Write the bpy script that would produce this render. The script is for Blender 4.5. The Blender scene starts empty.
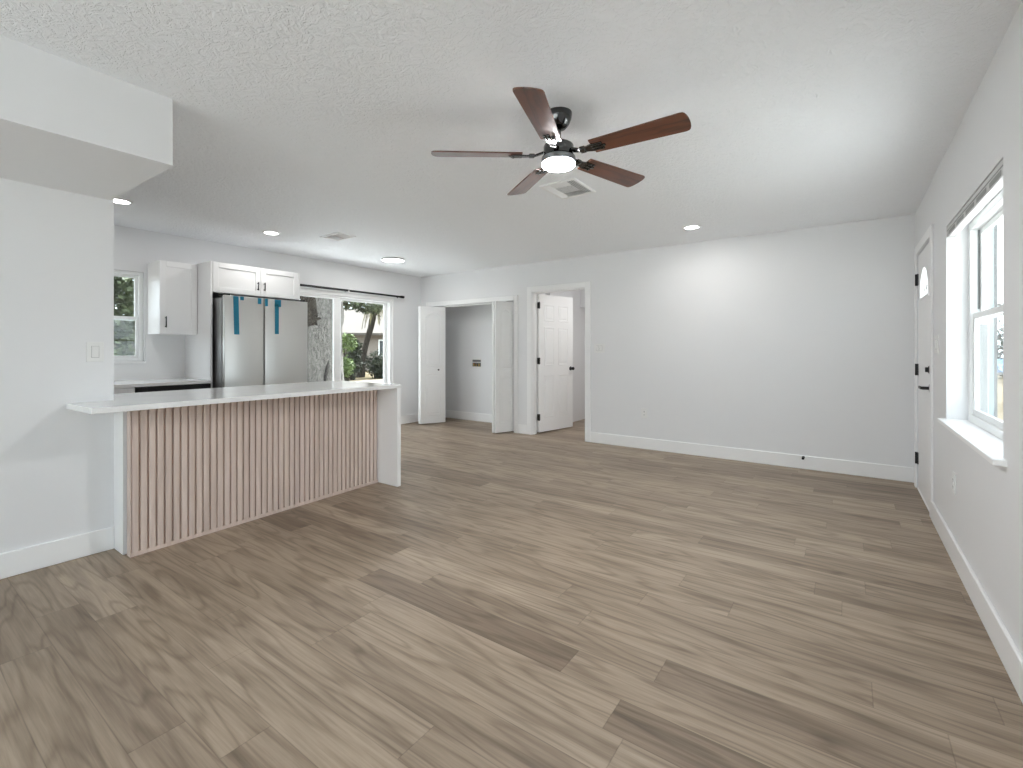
import bpy, bmesh, math, random
from mathutils import Vector, Matrix, noise

random.seed(7)
PI = math.pi
D = bpy.data
SC = bpy.context.scene
COL = SC.collection

# ------------------------------------------------------------------ camera
cam_d = D.cameras.new('camera')
cam = D.objects.new('camera', cam_d)
COL.objects.link(cam)
cam.location = (0.0, 0.0, 1.2084)
cam.rotation_euler = (PI / 2, 0.0, 0.6189)
cam_d.sensor_width = 36.0
cam_d.lens = 470.77 / 1023 * 36.0
cam_d.shift_y = -34.37 / 1023
cam_d.clip_start = 0.05
SC.camera = cam

# ------------------------------------------------------------------ world, view
world = D.worlds.new('world')
SC.world = world
world.use_nodes = True
_bg = world.node_tree.nodes['Background']
_bg.inputs['Color'].default_value = (0.83, 0.925, 1.0, 1)
_bg.inputs['Strength'].default_value = 4.0

sun_d = D.lights.new('sun', 'SUN')
sun_d.energy = 22.0
sun_d.angle = math.radians(2.0)
sun_d.color = (0.94, 0.97, 1.0)
sun = D.objects.new('sun', sun_d)
COL.objects.link(sun)
sun.rotation_euler = (math.radians(-32), 0.0, math.radians(6))

SC.view_settings.view_transform = 'Standard'
SC.view_settings.look = 'None'
SC.view_settings.exposure = 0.23
SC.view_settings.gamma = 1.0
SC.view_settings.use_curve_mapping = False
SC.cycles.max_bounces = 14
SC.cycles.diffuse_bounces = 8
SC.cycles.glossy_bounces = 5
SC.cycles.transparent_max_bounces = 12
SC.cycles.use_denoising = True
SC.cycles.sample_clamp_indirect = 8.0
SC.cycles.caustics_reflective = False
SC.cycles.caustics_refractive = False


def portal(name, loc, rot, sx, sy):
    """Guides the sampling of daylight through an opening; gives off no light itself."""
    l = D.lights.new(name, 'AREA')
    l.shape = 'RECTANGLE'
    l.size, l.size_y = sx, sy
    l.energy = 1.0
    l.cycles.is_portal = True
    o = D.objects.new(name, l)
    o.location, o.rotation_euler = loc, rot
    COL.objects.link(o)


portal('daylight_portal', (0.74, 3.28, 1.34), (0, PI / 2, 0), 1.1, 1.3)
portal('daylight_portal', (-1.25, -2.44, 1.25), (PI / 2, 0, 0), 3.1, 2.0)
portal('daylight_portal', (-6.09, 4.04, 0.98), (0, -PI / 2, 0), 1.9, 1.75)
portal('daylight_portal', (-6.09, 1.3, 1.55), (0, -PI / 2, 0), 0.9, 0.9)


# ------------------------------------------------------------------ materials
def mat(name, color, rough=0.5, metal=0.0, spec=0.5, emit=None, estr=0.0, coat=0.0):
    m = D.materials.new(name)
    m.use_nodes = True
    b = m.node_tree.nodes['Principled BSDF']
    b.inputs['Base Color'].default_value = (*color, 1)
    b.inputs['Roughness'].default_value = rough
    b.inputs['Metallic'].default_value = metal
    b.inputs['Specular IOR Level'].default_value = spec
    b.inputs['Coat Weight'].default_value = coat
    if emit:
        b.inputs['Emission Color'].default_value = (*emit, 1)
        b.inputs['Emission Strength'].default_value = estr
    return m


class NT:
    def __init__(self, m):
        self.t = m.node_tree
        self.n, self.l = self.t.nodes, self.t.links
        self.b = self.n['Principled BSDF']

    def new(self, kind, **kw):
        x = self.n.new(kind)
        for k, v in kw.items():
            setattr(x, k, v)
        return x

    def link(self, a, b):
        self.l.new(a, b)

    def math(self, op, a, b=None):
        x = self.n.new('ShaderNodeMath')
        x.operation = op
        for i, v in enumerate((a, b)):
            if v is None:
                continue
            if isinstance(v, (int, float)):
                x.inputs[i].default_value = v
            else:
                self.l.new(v, x.inputs[i])
        return x.outputs[0]

    def ramp(self, fac, stops):
        x = self.n.new('ShaderNodeValToRGB')
        e = x.color_ramp.elements
        e[0].position, e[0].color = stops[0][0], (*stops[0][1], 1)
        e[1].position, e[1].color = stops[1][0], (*stops[1][1], 1)
        for p, c in stops[2:]:
            k = e.new(p)
            k.color = (*c, 1)
        self.l.new(fac, x.inputs[0])
        return x.outputs[0]

    def mix(self, fac, a, b, mode='MIX'):
        x = self.n.new('ShaderNodeMix')
        x.data_type = 'RGBA'
        x.blend_type = mode
        for s, v in ((x.inputs[0], fac), (x.inputs[6], a), (x.inputs[7], b)):
            if isinstance(v, (int, float)):
                s.default_value = v
            elif isinstance(v, tuple):
                s.default_value = (*v, 1)
            else:
                self.l.new(v, s)
        return x.outputs[2]

    def coords(self, scale=(1, 1, 1), kind='Object'):
        tc = self.n.new('ShaderNodeTexCoord')
        mp = self.n.new('ShaderNodeMapping')
        mp.inputs['Scale'].default_value = scale
        self.l.new(tc.outputs[kind], mp.inputs[0])
        return mp.outputs[0]

    def noise(self, vec, scale, detail=4, rough=0.55, dist=0.0):
        x = self.n.new('ShaderNodeTexNoise')
        x.inputs['Scale'].default_value = scale
        x.inputs['Detail'].default_value = detail
        x.inputs['Roughness'].default_value = rough
        x.inputs['Distortion'].default_value = dist
        self.l.new(vec, x.inputs['Vector'])
        return x.outputs['Fac']

    def bump(self, h, strength, dist):
        x = self.n.new('ShaderNodeBump')
        x.inputs['Strength'].default_value = strength
        x.inputs['Distance'].default_value = dist
        self.l.new(h, x.inputs['Height'])
        self.l.new(x.outputs[0], self.b.inputs['Normal'])


def paint(name, c, rough=0.55, sc=120.0, st=0.12):
    m = mat(name, c, rough, spec=0.35)
    t = NT(m)
    t.bump(t.noise(t.coords(), sc, 3), st, 0.002)
    return m


WALL = paint('wall_paint', (0.80, 0.803, 0.812), 0.5)
TRIM = paint('trim_paint', (0.90, 0.90, 0.90), 0.32, 60, 0.03)
DOORP = paint('door_paint', (0.89, 0.89, 0.89), 0.35, 60, 0.03)
CAB = paint('cabinet_paint', (0.90, 0.90, 0.90), 0.3, 60, 0.02)
PLATE = mat('plate_plastic', (0.82, 0.82, 0.81), 0.3)
PLATE_GAP = mat('plate_gap', (0.35, 0.35, 0.35), 0.5)
VINYL = mat('white_vinyl', (0.86, 0.87, 0.87), 0.3)
BLACK = mat('black_metal', (0.012, 0.012, 0.013), 0.38, 0.3)
BLACKP = mat('black_plastic', (0.008, 0.008, 0.008), 0.5, spec=0.25)
GUN = mat('gunmetal', (0.10, 0.10, 0.10), 0.16, 1.0)
SILVER = mat('silver_rim', (0.42, 0.44, 0.46), 0.28, 1.0)
LENS = mat('light_lens', (0.95, 0.95, 0.95), 0.3, emit=(1, 1, 1), estr=105.0)
LENSC = mat('recessed_lens', (0.95, 0.95, 0.95), 0.3, emit=(1, 1, 0.99), estr=12.0)
CHROME = mat('chrome', (0.6, 0.6, 0.6), 0.15, 1.0)
PLASTIC_GREY = mat('grey_plastic', (0.26, 0.27, 0.27), 0.4)
VENT_DARK = mat('vent_duct', (0.40, 0.40, 0.40), 0.7)
SLOT = mat('dark_slot', (0.11, 0.11, 0.11), 0.6)
BRASS = mat('brass_valve', (0.5, 0.36, 0.15), 0.3, 1.0)
TAPE = mat('blue_tape', (0.006, 0.20, 0.32), 0.6)
RED = mat('red_handle', (0.4, 0.03, 0.03), 0.4)


def ceiling_mat():
    m = mat('textured_ceiling', (0.905, 0.92, 0.945), 0.75, spec=0.2)
    t = NT(m)
    v = t.coords()
    wob = t.new('ShaderNodeTexNoise')
    wob.inputs['Scale'].default_value = 9.0
    t.link(v, wob.inputs['Vector'])
    add = t.new('ShaderNodeVectorMath', operation='MULTIPLY_ADD')
    t.link(wob.outputs['Color'], add.inputs[0])
    add.inputs[1].default_value = (0.13, 0.13, 0.13)
    t.link(v, add.inputs[2])
    n1 = t.noise(add.outputs[0], 36.0, 3, 0.6, 0.5)
    r = t.ramp(n1, [(0.42, (0, 0, 0)), (0.60, (1, 1, 1))])
    n2 = t.noise(v, 95.0, 3)
    h = t.math('ADD', r, t.math('MULTIPLY', n2, 0.35))
    t.bump(h, 0.5, 0.0065)
    return m


def floor_mat():
    m = mat('plank_floor', (0.3, 0.24, 0.19), 0.4, spec=0.4)
    t = NT(m)
    v = t.coords()
    sep = t.new('ShaderNodeSeparateXYZ')
    t.link(v, sep.inputs[0])
    W, L = 0.152, 1.22
    yr = t.math('DIVIDE', t.math('ADD', sep.outputs[1], 0.04), W)
    row = t.math('FLOOR', yr)
    fy = t.math('FRACT', yr)
    wn = t.new('ShaderNodeTexWhiteNoise', noise_dimensions='1D')
    t.link(row, wn.inputs['W'])
    xr = t.math('ADD', t.math('DIVIDE', sep.outputs[0], L), t.math('MULTIPLY', wn.outputs['Value'], 5.0))
    colm = t.math('FLOOR', xr)
    fx = t.math('FRACT', xr)
    idn = t.math('ADD', t.math('MULTIPLY', row, 17.31), t.math('MULTIPLY', colm, 5.77))
    wn2 = t.new('ShaderNodeTexWhiteNoise', noise_dimensions='1D')
    t.link(idn, wn2.inputs['W'])
    rnd = wn2.outputs['Value']
    # grain in plank space, stretched along the plank, different on each plank
    cmb = t.new('ShaderNodeCombineXYZ')
    t.link(t.math('MULTIPLY', sep.outputs[0], 1.0), cmb.inputs[0])
    t.link(t.math('MULTIPLY', sep.outputs[1], 9.0), cmb.inputs[1])
    t.link(t.math('MULTIPLY', rnd, 40.0), cmb.inputs[2])
    gv = cmb.outputs[0]
    broad = t.noise(gv, 1.7, 3, 0.55, 0.3)
    cath = t.new('ShaderNodeTexNoise')
    cath.inputs['Scale'].default_value = 0.95
    cath.inputs['Detail'].default_value = 1.5
    t.link(gv, cath.inputs['Vector'])
    rings = t.math('PINGPONG', t.math('MULTIPLY', cath.outputs['Fac'], 15.0), 1.0)
    cmb2 = t.new('ShaderNodeCombineXYZ')
    t.link(t.math('MULTIPLY', sep.outputs[0], 2.2), cmb2.inputs[0])
    t.link(t.math('MULTIPLY', sep.outputs[1], 75.0), cmb2.inputs[1])
    t.link(t.math('MULTIPLY', rnd, 30.0), cmb2.inputs[2])
    fine = t.noise(cmb2.outputs[0], 1.6, 4, 0.65)
    base = t.ramp(rnd, [(0.0, (0.215, 0.160, 0.115)), (0.20, (0.325, 0.252, 0.186)),
                        (0.65, (0.362, 0.283, 0.210)), (1.0, (0.405, 0.321, 0.242))])
    c1 = t.mix(1.0, base, t.ramp(broad, [(0.30, (0.66, 0.64, 0.62)), (0.55, (1.03, 1.03, 1.03))]), 'MULTIPLY')
    c2 = t.mix(0.9, c1, t.ramp(rings, [(0.05, (0.74, 0.72, 0.70)), (0.5, (1.03, 1.03, 1.03))]), 'MULTIPLY')
    c3 = t.mix(0.65, c2, t.ramp(fine, [(0.32, (0.72, 0.70, 0.68)), (0.62, (1.08, 1.08, 1.08))]), 'MULTIPLY')
    edge_y = t.math('MINIMUM', fy, t.math('SUBTRACT', 1.0, fy))
    edge_x = t.math('MULTIPLY', t.math('MINIMUM', fx, t.math('SUBTRACT', 1.0, fx)), L / W)
    edge = t.math('MINIMUM', edge_y, edge_x)
    seam = t.ramp(edge, [(0.0, (0.70, 0.69, 0.68)), (0.018, (1, 1, 1))])
    c4 = t.mix(1.0, c3, seam, 'MULTIPLY')
    t.link(c4, t.b.inputs['Base Color'])
    t.link(t.math('ADD', 0.36, t.math('MULTIPLY', fine, 0.14)), t.b.inputs['Roughness'])
    t.bump(t.math('ADD', t.math('MULTIPLY', fine, 0.25), t.ramp(edge, [(0.0, (0, 0, 0)), (0.02, (1, 1, 1))])), 0.25, 0.0012)
    return m


def wood_mat(name, lo, hi, axis_scale, rough=0.35, coat=0.0, ring=5.0, spec=0.5):
    m = mat(name, lo, rough, coat=coat, spec=spec)
    t = NT(m)
    v = t.coords(axis_scale)
    n = t.noise(v, 1.0, 4, 0.6, 0.8)
    rings = t.math('PINGPONG', t.math('MULTIPLY', n, ring), 1.0)
    f = t.noise(v, 6.0, 3, 0.6)
    fac = t.math('ADD', t.math('MULTIPLY', rings, 0.65), t.math('MULTIPLY', f, 0.35))
    t.link(t.ramp(fac, [(0.25, lo), (0.75, hi)]), t.b.inputs['Base Color'])
    return m


def quartz_mat():
    m = mat('white_quartz', (0.86, 0.86, 0.85), 0.1, spec=0.5)
    t = NT(m)
    n = t.noise(t.coords(), 3.0, 6, 0.6, 1.2)
    t.link(t.ramp(n, [(0.40, (0.85, 0.85, 0.845)), (0.55, (0.88, 0.88, 0.875))]), t.b.inputs['Base Color'])
    return m


def steel_mat():
    m = mat('brushed_steel', (0.62, 0.62, 0.60), 0.32, 0.85)
    t = NT(m)
    n = t.noise(t.coords((3, 3, 240)), 1.0, 3)
    t.link(t.math('ADD', 0.26, t.math('MULTIPLY', n, 0.14)), t.b.inputs['Roughness'])
    return m


def glass_mat(name='window_glass', tint=(0.97, 0.985, 0.98)):
    m = D.materials.new(name)
    m.use_nodes = True
    nt = m.node_tree
    nt.nodes.clear()
    out = nt.nodes.new('ShaderNodeOutputMaterial')
    mix = nt.nodes.new('ShaderNodeMixShader')
    tr = nt.nodes.new('ShaderNodeBsdfTransparent')
    gl = nt.nodes.new('ShaderNodeBsdfGlossy')
    lw = nt.nodes.new('ShaderNodeLayerWeight')
    lw.inputs['Blend'].default_value = 0.5
    pw = nt.nodes.new('ShaderNodeMath')
    pw.operation = 'POWER'
    pw.inputs[1].default_value = 5.0
    ma = nt.nodes.new('ShaderNodeMath')
    ma.operation = 'MULTIPLY_ADD'
    ma.inputs[1].default_value = 0.45
    ma.inputs[2].default_value = 0.03
    tr.inputs['Color'].default_value = (*tint, 1)
    gl.inputs['Roughness'].default_value = 0.02
    nt.links.new(lw.outputs['Facing'], pw.inputs[0])
    nt.links.new(pw.outputs[0], ma.inputs[0])
    nt.links.new(ma.outputs[0], mix.inputs[0])
    nt.links.new(tr.outputs[0], mix.inputs[1])
    nt.links.new(gl.outputs[0], mix.inputs[2])
    nt.links.new(mix.outputs[0], out.inputs[0])
    return m


def bark_mat(name, lo, hi, sc=(9, 9, 2.2)):
    m = mat(name, lo, 0.9, spec=0.1)
    t = NT(m)
    v = t.coords(sc)
    n = t.noise(v, 1.6, 6, 0.7, 0.6)
    t.link(t.ramp(n, [(0.34, lo), (0.68, hi)]), t.b.inputs['Base Color'])
    t.bump(n, 1.0, 0.05)
    return m


def leaf_mat(name, lo, hi, sc=3.0):
    m = mat(name, lo, 0.55, spec=0.3)
    t = NT(m)
    n = t.noise(t.coords(), sc, 4, 0.7)
    t.link(t.ramp(n, [(0.36, lo), (0.66, hi)]), t.b.inputs['Base Color'])
    return m


def ground_mat():
    m = mat('yard_ground', (0.10, 0.08, 0.05), 0.95, spec=0.05)
    t = NT(m)
    n = t.noise(t.coords(), 0.28, 7, 0.6)
    t.link(t.ramp(n, [(0.35, (0.055, 0.045, 0.022)), (0.50, (0.10, 0.08, 0.05)), (0.66, (0.22, 0.19, 0.14))]), t.b.inputs['Base Color'])
    return m


def grass_wood(name, lo, hi):
    m = mat(name, lo, 0.85, spec=0.1)
    t = NT(m)
    n = t.noise(t.coords((3, 3, 0.8)), 4.0, 5, 0.6)
    t.link(t.ramp(n, [(0.3, lo), (0.7, hi)]), t.b.inputs['Base Color'])
    return m


CEIL = ceiling_mat()
FLOOR = floor_mat()
BLADE = wood_mat('walnut_blade', (0.009, 0.002, 0.001), (0.125, 0.033, 0.012), (2.0, 20, 20), 0.4, 0.7, 2.6)
BLADE.node_tree.nodes['Principled BSDF'].inputs['Coat IOR'].default_value = 1.65
BLADE.node_tree.nodes['Principled BSDF'].inputs['Coat Roughness'].default_value = 0.14
SLATW = wood_mat('taupe_slat_wood', (0.62, 0.505, 0.445), (0.72, 0.60, 0.535), (24, 24, 1.4), 0.5, 0, 3.0, 0.3)
QUARTZ = quartz_mat()
STEEL = steel_mat()
GLASS = glass_mat()
BACKSPLASH = paint('white_backsplash', (0.80, 0.80, 0.80), 0.15, 30, 0.01)
STUCCO = paint('pale_stucco', (0.27, 0.32, 0.335), 0.85, 60, 0.5)


# ------------------------------------------------------------------ mesh builder
ROOTLOC = {}


def tag(o, label=None, cat=None, group=None, kind=None):
    if label:
        o['label'] = label
    if cat:
        o['category'] = cat
    if group:
        o['group'] = group
    if kind:
        o['kind'] = kind
    return o


def empty(name, loc=(0, 0, 0), rz=0.0, **kw):
    o = D.objects.new(name, None)
    o.empty_display_size = 0.1
    o.location = loc
    o.rotation_euler = (0, 0, rz)
    COL.objects.link(o)
    return tag(o, **kw)


def world_matrix(o):
    if o is None:
        return Matrix.Identity(4)
    return world_matrix(o.parent) @ Matrix.LocRotScale(o.location, o.rotation_euler, o.scale)


class MB:
    def __init__(self):
        self.bm = bmesh.new()

    def box(self, x0, x1, y0, y1, z0, z1):
        x0, x1 = min(x0, x1), max(x0, x1)
        y0, y1 = min(y0, y1), max(y0, y1)
        z0, z1 = min(z0, z1), max(z0, z1)
        vs = [self.bm.verts.new(p) for p in ((x0, y0, z0), (x1, y0, z0), (x1, y1, z0), (x0, y1, z0),
                                             (x0, y0, z1), (x1, y0, z1), (x1, y1, z1), (x0, y1, z1))]
        for f in ((0, 3, 2, 1), (4, 5, 6, 7), (0, 1, 5, 4), (1, 2, 6, 5), (2, 3, 7, 6), (3, 0, 4, 7)):
            self.bm.faces.new([vs[i] for i in f])
        return self

    def bbox(self, x0, x1, y0, y1, z0, z1, r=0.003, seg=2):
        """a box with rounded edges"""
        t = MB()
        t.box(x0, x1, y0, y1, z0, z1)
        bmesh.ops.bevel(t.bm, geom=t.bm.edges[:], offset=r, segments=seg, profile=0.5, affect='EDGES')
        self.take(t)
        return self

    def take(self, other, M=None):
        me = D.meshes.new('tmp')
        other.bm.to_mesh(me)
        if M is not None:
            me.transform(M)
        self.bm.from_mesh(me)
        D.meshes.remove(me)
        other.bm.free()
        return self

    def loft(self, loops, cap0=True, cap1=True, closed=True):
        rings = [[self.bm.verts.new(p) for p in lp] for lp in loops]
        n = len(rings[0])
        for a, b in zip(rings, rings[1:]):
            for i in range(n if closed else n - 1):
                j = (i + 1) % n
                self.bm.faces.new((a[i], a[j], b[j], b[i]))
        if cap0:
            self.bm.faces.new(list(reversed(rings[0])))
        if cap1:
            self.bm.faces.new(rings[-1])
        return self

    def lathe(self, prof, c=(0, 0, 0), seg=40, axis='z', cap=True):
        """prof: list of (radius, height) from one end to the other"""
        loops = []
        for r, h in prof:
            lp = []
            for k in range(seg):
                a = 2 * PI * k / seg
                u, w = r * math.cos(a), r * math.sin(a)
                p = {'z': (u, w, h), 'x': (h, u, w), 'y': (w, h, u)}[axis]
                lp.append((c[0] + p[0], c[1] + p[1], c[2] + p[2]))
            loops.append(lp)
        return self.loft(loops, cap, cap)

    def tube(self, pts, r, seg=12):
        loops = []
        pts = [Vector(p) for p in pts]
        for i, p in enumerate(pts):
            d = (pts[min(i + 1, len(pts) - 1)] - pts[max(i - 1, 0)]).normalized()
            u = d.cross(Vector((0, 0, 1)) if abs(d.z) < 0.9 else Vector((1, 0, 0))).normalized()
            w = d.cross(u)
            rr = r[i] if isinstance(r, (list, tuple)) else r
            loops.append([p + (u * math.cos(2 * PI * k / seg) + w * math.sin(2 * PI * k / seg)) * rr for k in range(seg)])
        return self.loft(loops)

    def build(self, name, material, parent=None, local=False, smooth=False, bevel=0.0, **kw):
        bm = self.bm
        bmesh.ops.recalc_face_normals(bm, faces=bm.faces[:])
        me = D.meshes.new(name)
        if parent is not None and not local:
            bmesh.ops.transform(bm, matrix=world_matrix(parent).inverted(), verts=bm.verts[:])
        elif parent is None and not local:
            # own origin at the centre of the base
            xs = [v.co.x for v in bm.verts]
            ys = [v.co.y for v in bm.verts]
            zs = [v.co.z for v in bm.verts]
            org = Vector(((min(xs) + max(xs)) / 2, (min(ys) + max(ys)) / 2, min(zs)))
            bmesh.ops.translate(bm, vec=-org, verts=bm.verts[:])
        bm.to_mesh(me)
        bm.free()
        me.materials.append(material)
        if smooth:
            me.polygons.foreach_set('use_smooth', [True] * len(me.polygons))
            me.set_sharp_from_angle(angle=math.radians(38))
        o = D.objects.new(name, me)
        COL.objects.link(o)
        if parent is not None:
            o.parent = parent
        elif not local:
            o.location = org
        if bevel:
            b = o.modifiers.new('bevel', 'BEVEL')
            b.width, b.segments, b.limit_method = bevel, 2, 'ANGLE'
        return tag(o, **kw)


def box(name, m, dims, parent=None, bevel=0.0, **kw):
    return MB().box(*dims).build(name, m, parent, bevel=bevel, **kw)


def copy_tree(o, parent=None):
    c = o.copy()
    COL.objects.link(c)
    if parent is not None:
        c.parent = parent
    for ch in [x for x in D.objects if x.parent == o]:
        copy_tree(ch, c)
    return c


def struct(name, mb, m, label, cat, parent=None, **kw):
    return mb.build(name, m, parent, label=label, cat=cat, kind='structure', **kw)


def wall_y(mb, x0, x1, y0, y1, H, holes):
    """a wall running along x between y0 and y1; holes (xa, xb, za, zb) ascending in x"""
    x = x0
    for xa, xb, za, zb in holes:
        mb.box(x, xa, y0, y1, 0, H)
        if za > 0:
            mb.box(xa, xb, y0, y1, 0, za)
        mb.box(xa, xb, y0, y1, zb, H)
        x = xb
    mb.box(x, x1, y0, y1, 0, H)
    return mb


def wall_x(mb, x0, x1, y0, y1, H, holes):
    y = y0
    for ya, yb, za, zb in holes:
        mb.box(x0, x1, y, ya, 0, H)
        if za > 0:
            mb.box(x0, x1, ya, yb, 0, za)
        mb.box(x0, x1, ya, yb, zb, H)
        y = yb
    mb.box(x0, x1, y, y1, 0, H)
    return mb


# ------------------------------------------------------------------ the room shell
H = 2.44
XR, XRO = 0.502, 0.722       # right wall, inside and outside face
YB, YBO = 5.614, 5.729       # back wall
XK, XKO = -5.882, -6.08      # kitchen window wall
XN, XNO = -3.636, -3.76      # near left wall
YF = -2.3
Y_NEAR_END = 0.93
SOF_X, SOF_Y, SOF_Z = -2.70, 0.919, 2.114

struct('floor', MB().box(XKO + 0.02, XRO - 0.02, YF, 7.9, -0.1, 0.0), FLOOR, 'wood-look plank floor through the whole room', 'floor')
struct('ceiling', MB().box(XKO, XRO, YF - 0.12, 7.9, H, H + 0.12), CEIL, 'white ceiling with a knocked-down plaster texture', 'ceiling')
CL = (-5.68, -3.95, 0.0, 1.925)          # laundry closet opening
DR = (-3.645, -2.80, 0.0, 2.025)          # interior door opening
struct('wall_back', wall_y(MB(), XK, XR, YB, YBO, H, [CL, DR]), WALL, 'long white back wall with closet and doorway', 'wall')
W2 = (2.635, 3.934, 0.775, 1.97)          # right window opening
FD = (4.545, 5.405, 0.0, 2.03)           # front door opening
struct('wall_right', wall_x(MB(), XR, XRO, YF - 0.12, YBO, H, [W2, FD]), WALL, 'white right wall with window and front door', 'wall')
W1 = (0.86, 1.748, 1.09, 2.0)            # kitchen window opening
SL = (3.13, 4.985, 0.0, 1.975)            # sliding door opening
struct('wall_kitchen', wall_x(MB(), XKO, XK, -1.4, 7.9, H, [W1, SL]), WALL, 'white kitchen wall with small window and sliding door', 'wall')
struct('wall_left', MB().box(XNO, XN, YF, Y_NEAR_END, 0, H), WALL, 'white near left wall ending beside the peninsula', 'wall')
struct('wall_side', MB().box(XK, XNO, -1.4, -1.28, 0, H), WALL, 'white end wall of the kitchen', 'wall')
struct('wall_front', wall_y(MB(), XNO, XR, YF - 0.12, YF, H, [(-2.8, 0.3, 0.25, 2.25)]), WALL, 'white wall behind the camera with a wide added window opening', 'wall')  # its opening is added to let more daylight in
struct('ceiling_soffit', MB().box(XN, SOF_X, YF, SOF_Y, SOF_Z, H), WALL, 'boxed white soffit under the ceiling at upper left', 'soffit')

# laundry closet and hall beyond the back wall
struct('wall_closet', MB().box(XK, -3.80, 6.16, 6.24, 0, H).box(-3.88, -3.80, YBO, 6.16, 0, H), WALL, 'grey shaded back wall inside the laundry closet', 'wall')
struct('wall_hall', MB().box(-3.80, -1.2, 7.70, 7.80, 0, H).box(-3.80, -3.72, 6.24, 7.70, 0, H).box(-1.3, -1.2, YBO, 7.7, 0, H), WALL, 'white hall wall seen past the open door', 'wall')
struct('trim_1', MB().box(-3.72, -1.3, 7.25, 7.69, 1.93, H), WALL, 'low bulkhead at the end of the hall', 'bulkhead')

BH = 0.135


def baseboard(name, segs, label):
    mb = MB()
    for dims in segs:
        x0, x1, y0, y1 = dims
        mb.bbox(x0, x1, y0, y1, 0.0, BH, 0.004, 1)
    return struct(name, mb, TRIM, label, 'baseboard')


baseboard('baseboard_back', [(-2.725, XR, YB - 0.015, YB)], 'tall white baseboard along the back wall')
baseboard('baseboard_right', [(XR - 0.015, XR, YF, 4.462)], 'tall white baseboard along the right wall under the window')
baseboard('baseboard_left', [(XN, XN + 0.015, YF, Y_NEAR_END - 0.001)], 'tall white baseboard along the near left wall')
baseboard('baseboard_kitchen', [(XK, XK + 0.015, 5.021, YB)], 'short white baseboard between sliding door and closet')
baseboard('baseboard_closet', [(XK, -3.88, 6.145, 6.16)], 'white baseboard at the back of the laundry closet')
baseboard('baseboard_hall', [(-3.72, -1.3, 7.685, 7.70)], 'white baseboard at the end of the hall')
baseboard('baseboard_pier', [(-3.875, -3.722, YB - 0.015, YB)], 'short white baseboard between closet and open door')

# casings
def casing_back(name, x0, x1, zt, w, label, jamb=True):
    mb = MB()
    t = 0.016
    mb.bbox(x0 - w, x0, YB - t, YB, 0, zt + w, 0.004, 1)
    mb.bbox(x1, x1 + w, YB - t, YB, 0, zt + w, 0.004, 1)
    mb.bbox(x0, x1, YB - t, YB, zt, zt + w, 0.004, 1)
    if jamb:
        mb.box(x0, x0 + 0.012, YB, YBO, 0, zt)
        mb.box(x1 - 0.012, x1, YB, YBO, 0, zt)
        mb.box(x0, x1, YB, YBO, zt - 0.012, zt)
        mb.box(x0 + 0.012, x0 + 0.022, YB + 0.03, YB + 0.07, 0, zt - 0.012)
        mb.box(x1 - 0.022, x1 - 0.012, YB + 0.03, YB + 0.07, 0, zt - 0.012)
    return struct(name, mb, TRIM, label, 'door casing')


casing_back('trim_2', CL[0], CL[1], CL[3], 0.072, 'white casing around the laundry closet opening', jamb=False)
casing_back('trim_3', DR[0], DR[1], DR[3], 0.075, 'white casing around the open interior doorway')


# ------------------------------------------------------------------ panelled doors
def panel_loop(x0, x1, z0, z1, rise, ins, y, n=12):
    """counter-clockwise outline seen from -y, the top edge arched by rise"""
    x0, x1, z0, z1 = x0 + ins, x1 - ins, z0 + ins, z1 - ins
    pts = [(x0, y, z0), (x1, y, z0)]
    for k in range(n + 1):
        s = k / n
        x = x1 + (x0 - x1) * s
        u = 2 * s - 1
        z = z1 - rise * (1 - math.cos(u * PI / 2) ** 0.9) if rise else z1
        pts.append((x, y, z))
    return pts


def panel_slab(w, h, t, panels, z0=0.0):
    """door leaf in local x 0..w, y -t/2..t/2, z z0..h with moulded panels on both faces"""
    mb = MB()
    mb.box(0, w, -t / 2, t / 2, z0, h)
    for (px0, px1, pz0, pz1, rise) in panels:
        for s in (-1, 1):
            prof = ((0.0, -0.002), (0.006, 0.0055), (0.014, 0.0055), (0.024, 0.0008), (0.036, 0.0008), (0.052, 0.005))
            loops = []
            for ins, d in prof:
                r = rise * max(0.2, 1 - ins * 4) if rise else 0
                loops.append(panel_loop(px0, px1, pz0, pz1, r, ins, s * (t / 2 + d)))
            mb.loft(loops, False, True)
    return mb


# six-panel interior door, swung into the hall
HX, HY = -3.615, 5.735
ang = math.atan2(6.485 - HY, -3.467 - HX)
door1 = empty('door_1', (HX, HY, 0.0), ang, label='white six-panel interior door standing open into the hall', cat='door', kind='structure')
w1, h1 = 0.76, 2.01
c0, c1, c2, c3 = 0.11, 0.335, 0.425, 0.65
pn = []
for a, b in ((c0, c1), (c2, c3)):
    pn += [(a, b, 1.62, 1.87, 0), (a, b, 0.97, 1.54, 0), (a, b, 0.22, 0.84, 0)]
slab = panel_slab(w1, h1, 0.035, pn, 0.02)
slab.build('leaf', DOORP, door1, local=True, kind='structure')
k = MB()
for s in (-1, 1):
    prof = [(0.03, 0.0), (0.03, 0.006), (0.012, 0.010), (0.011, 0.030), (0.022, 0.036), (0.027, 0.050), (0.022, 0.062), (0.008, 0.066)]
    k.lathe([(r, s * (0.0175 + hh)) for r, hh in prof], (w1 - 0.055, 0, 0.92), 24, 'y')
k.build('door_knob', BLACK, door1, local=True, smooth=True, label='black round door knob')
for z in (0.19, 1.0, 1.80):
    hb = MB()
    hb.box(-0.004, 0.004, -0.0175, 0.012, z, z + 0.09)
    hb.lathe([(0.007, z - 0.004), (0.007, z + 0.094)], (-0.004, -0.024, 0), 12)
    hb.bbox(-0.011, 0.020, -0.0225, -0.0176, z, z + 0.09, 0.001, 1)
    hb.build('hinge', BLACK, door1, local=True, label='black door hinge')

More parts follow.
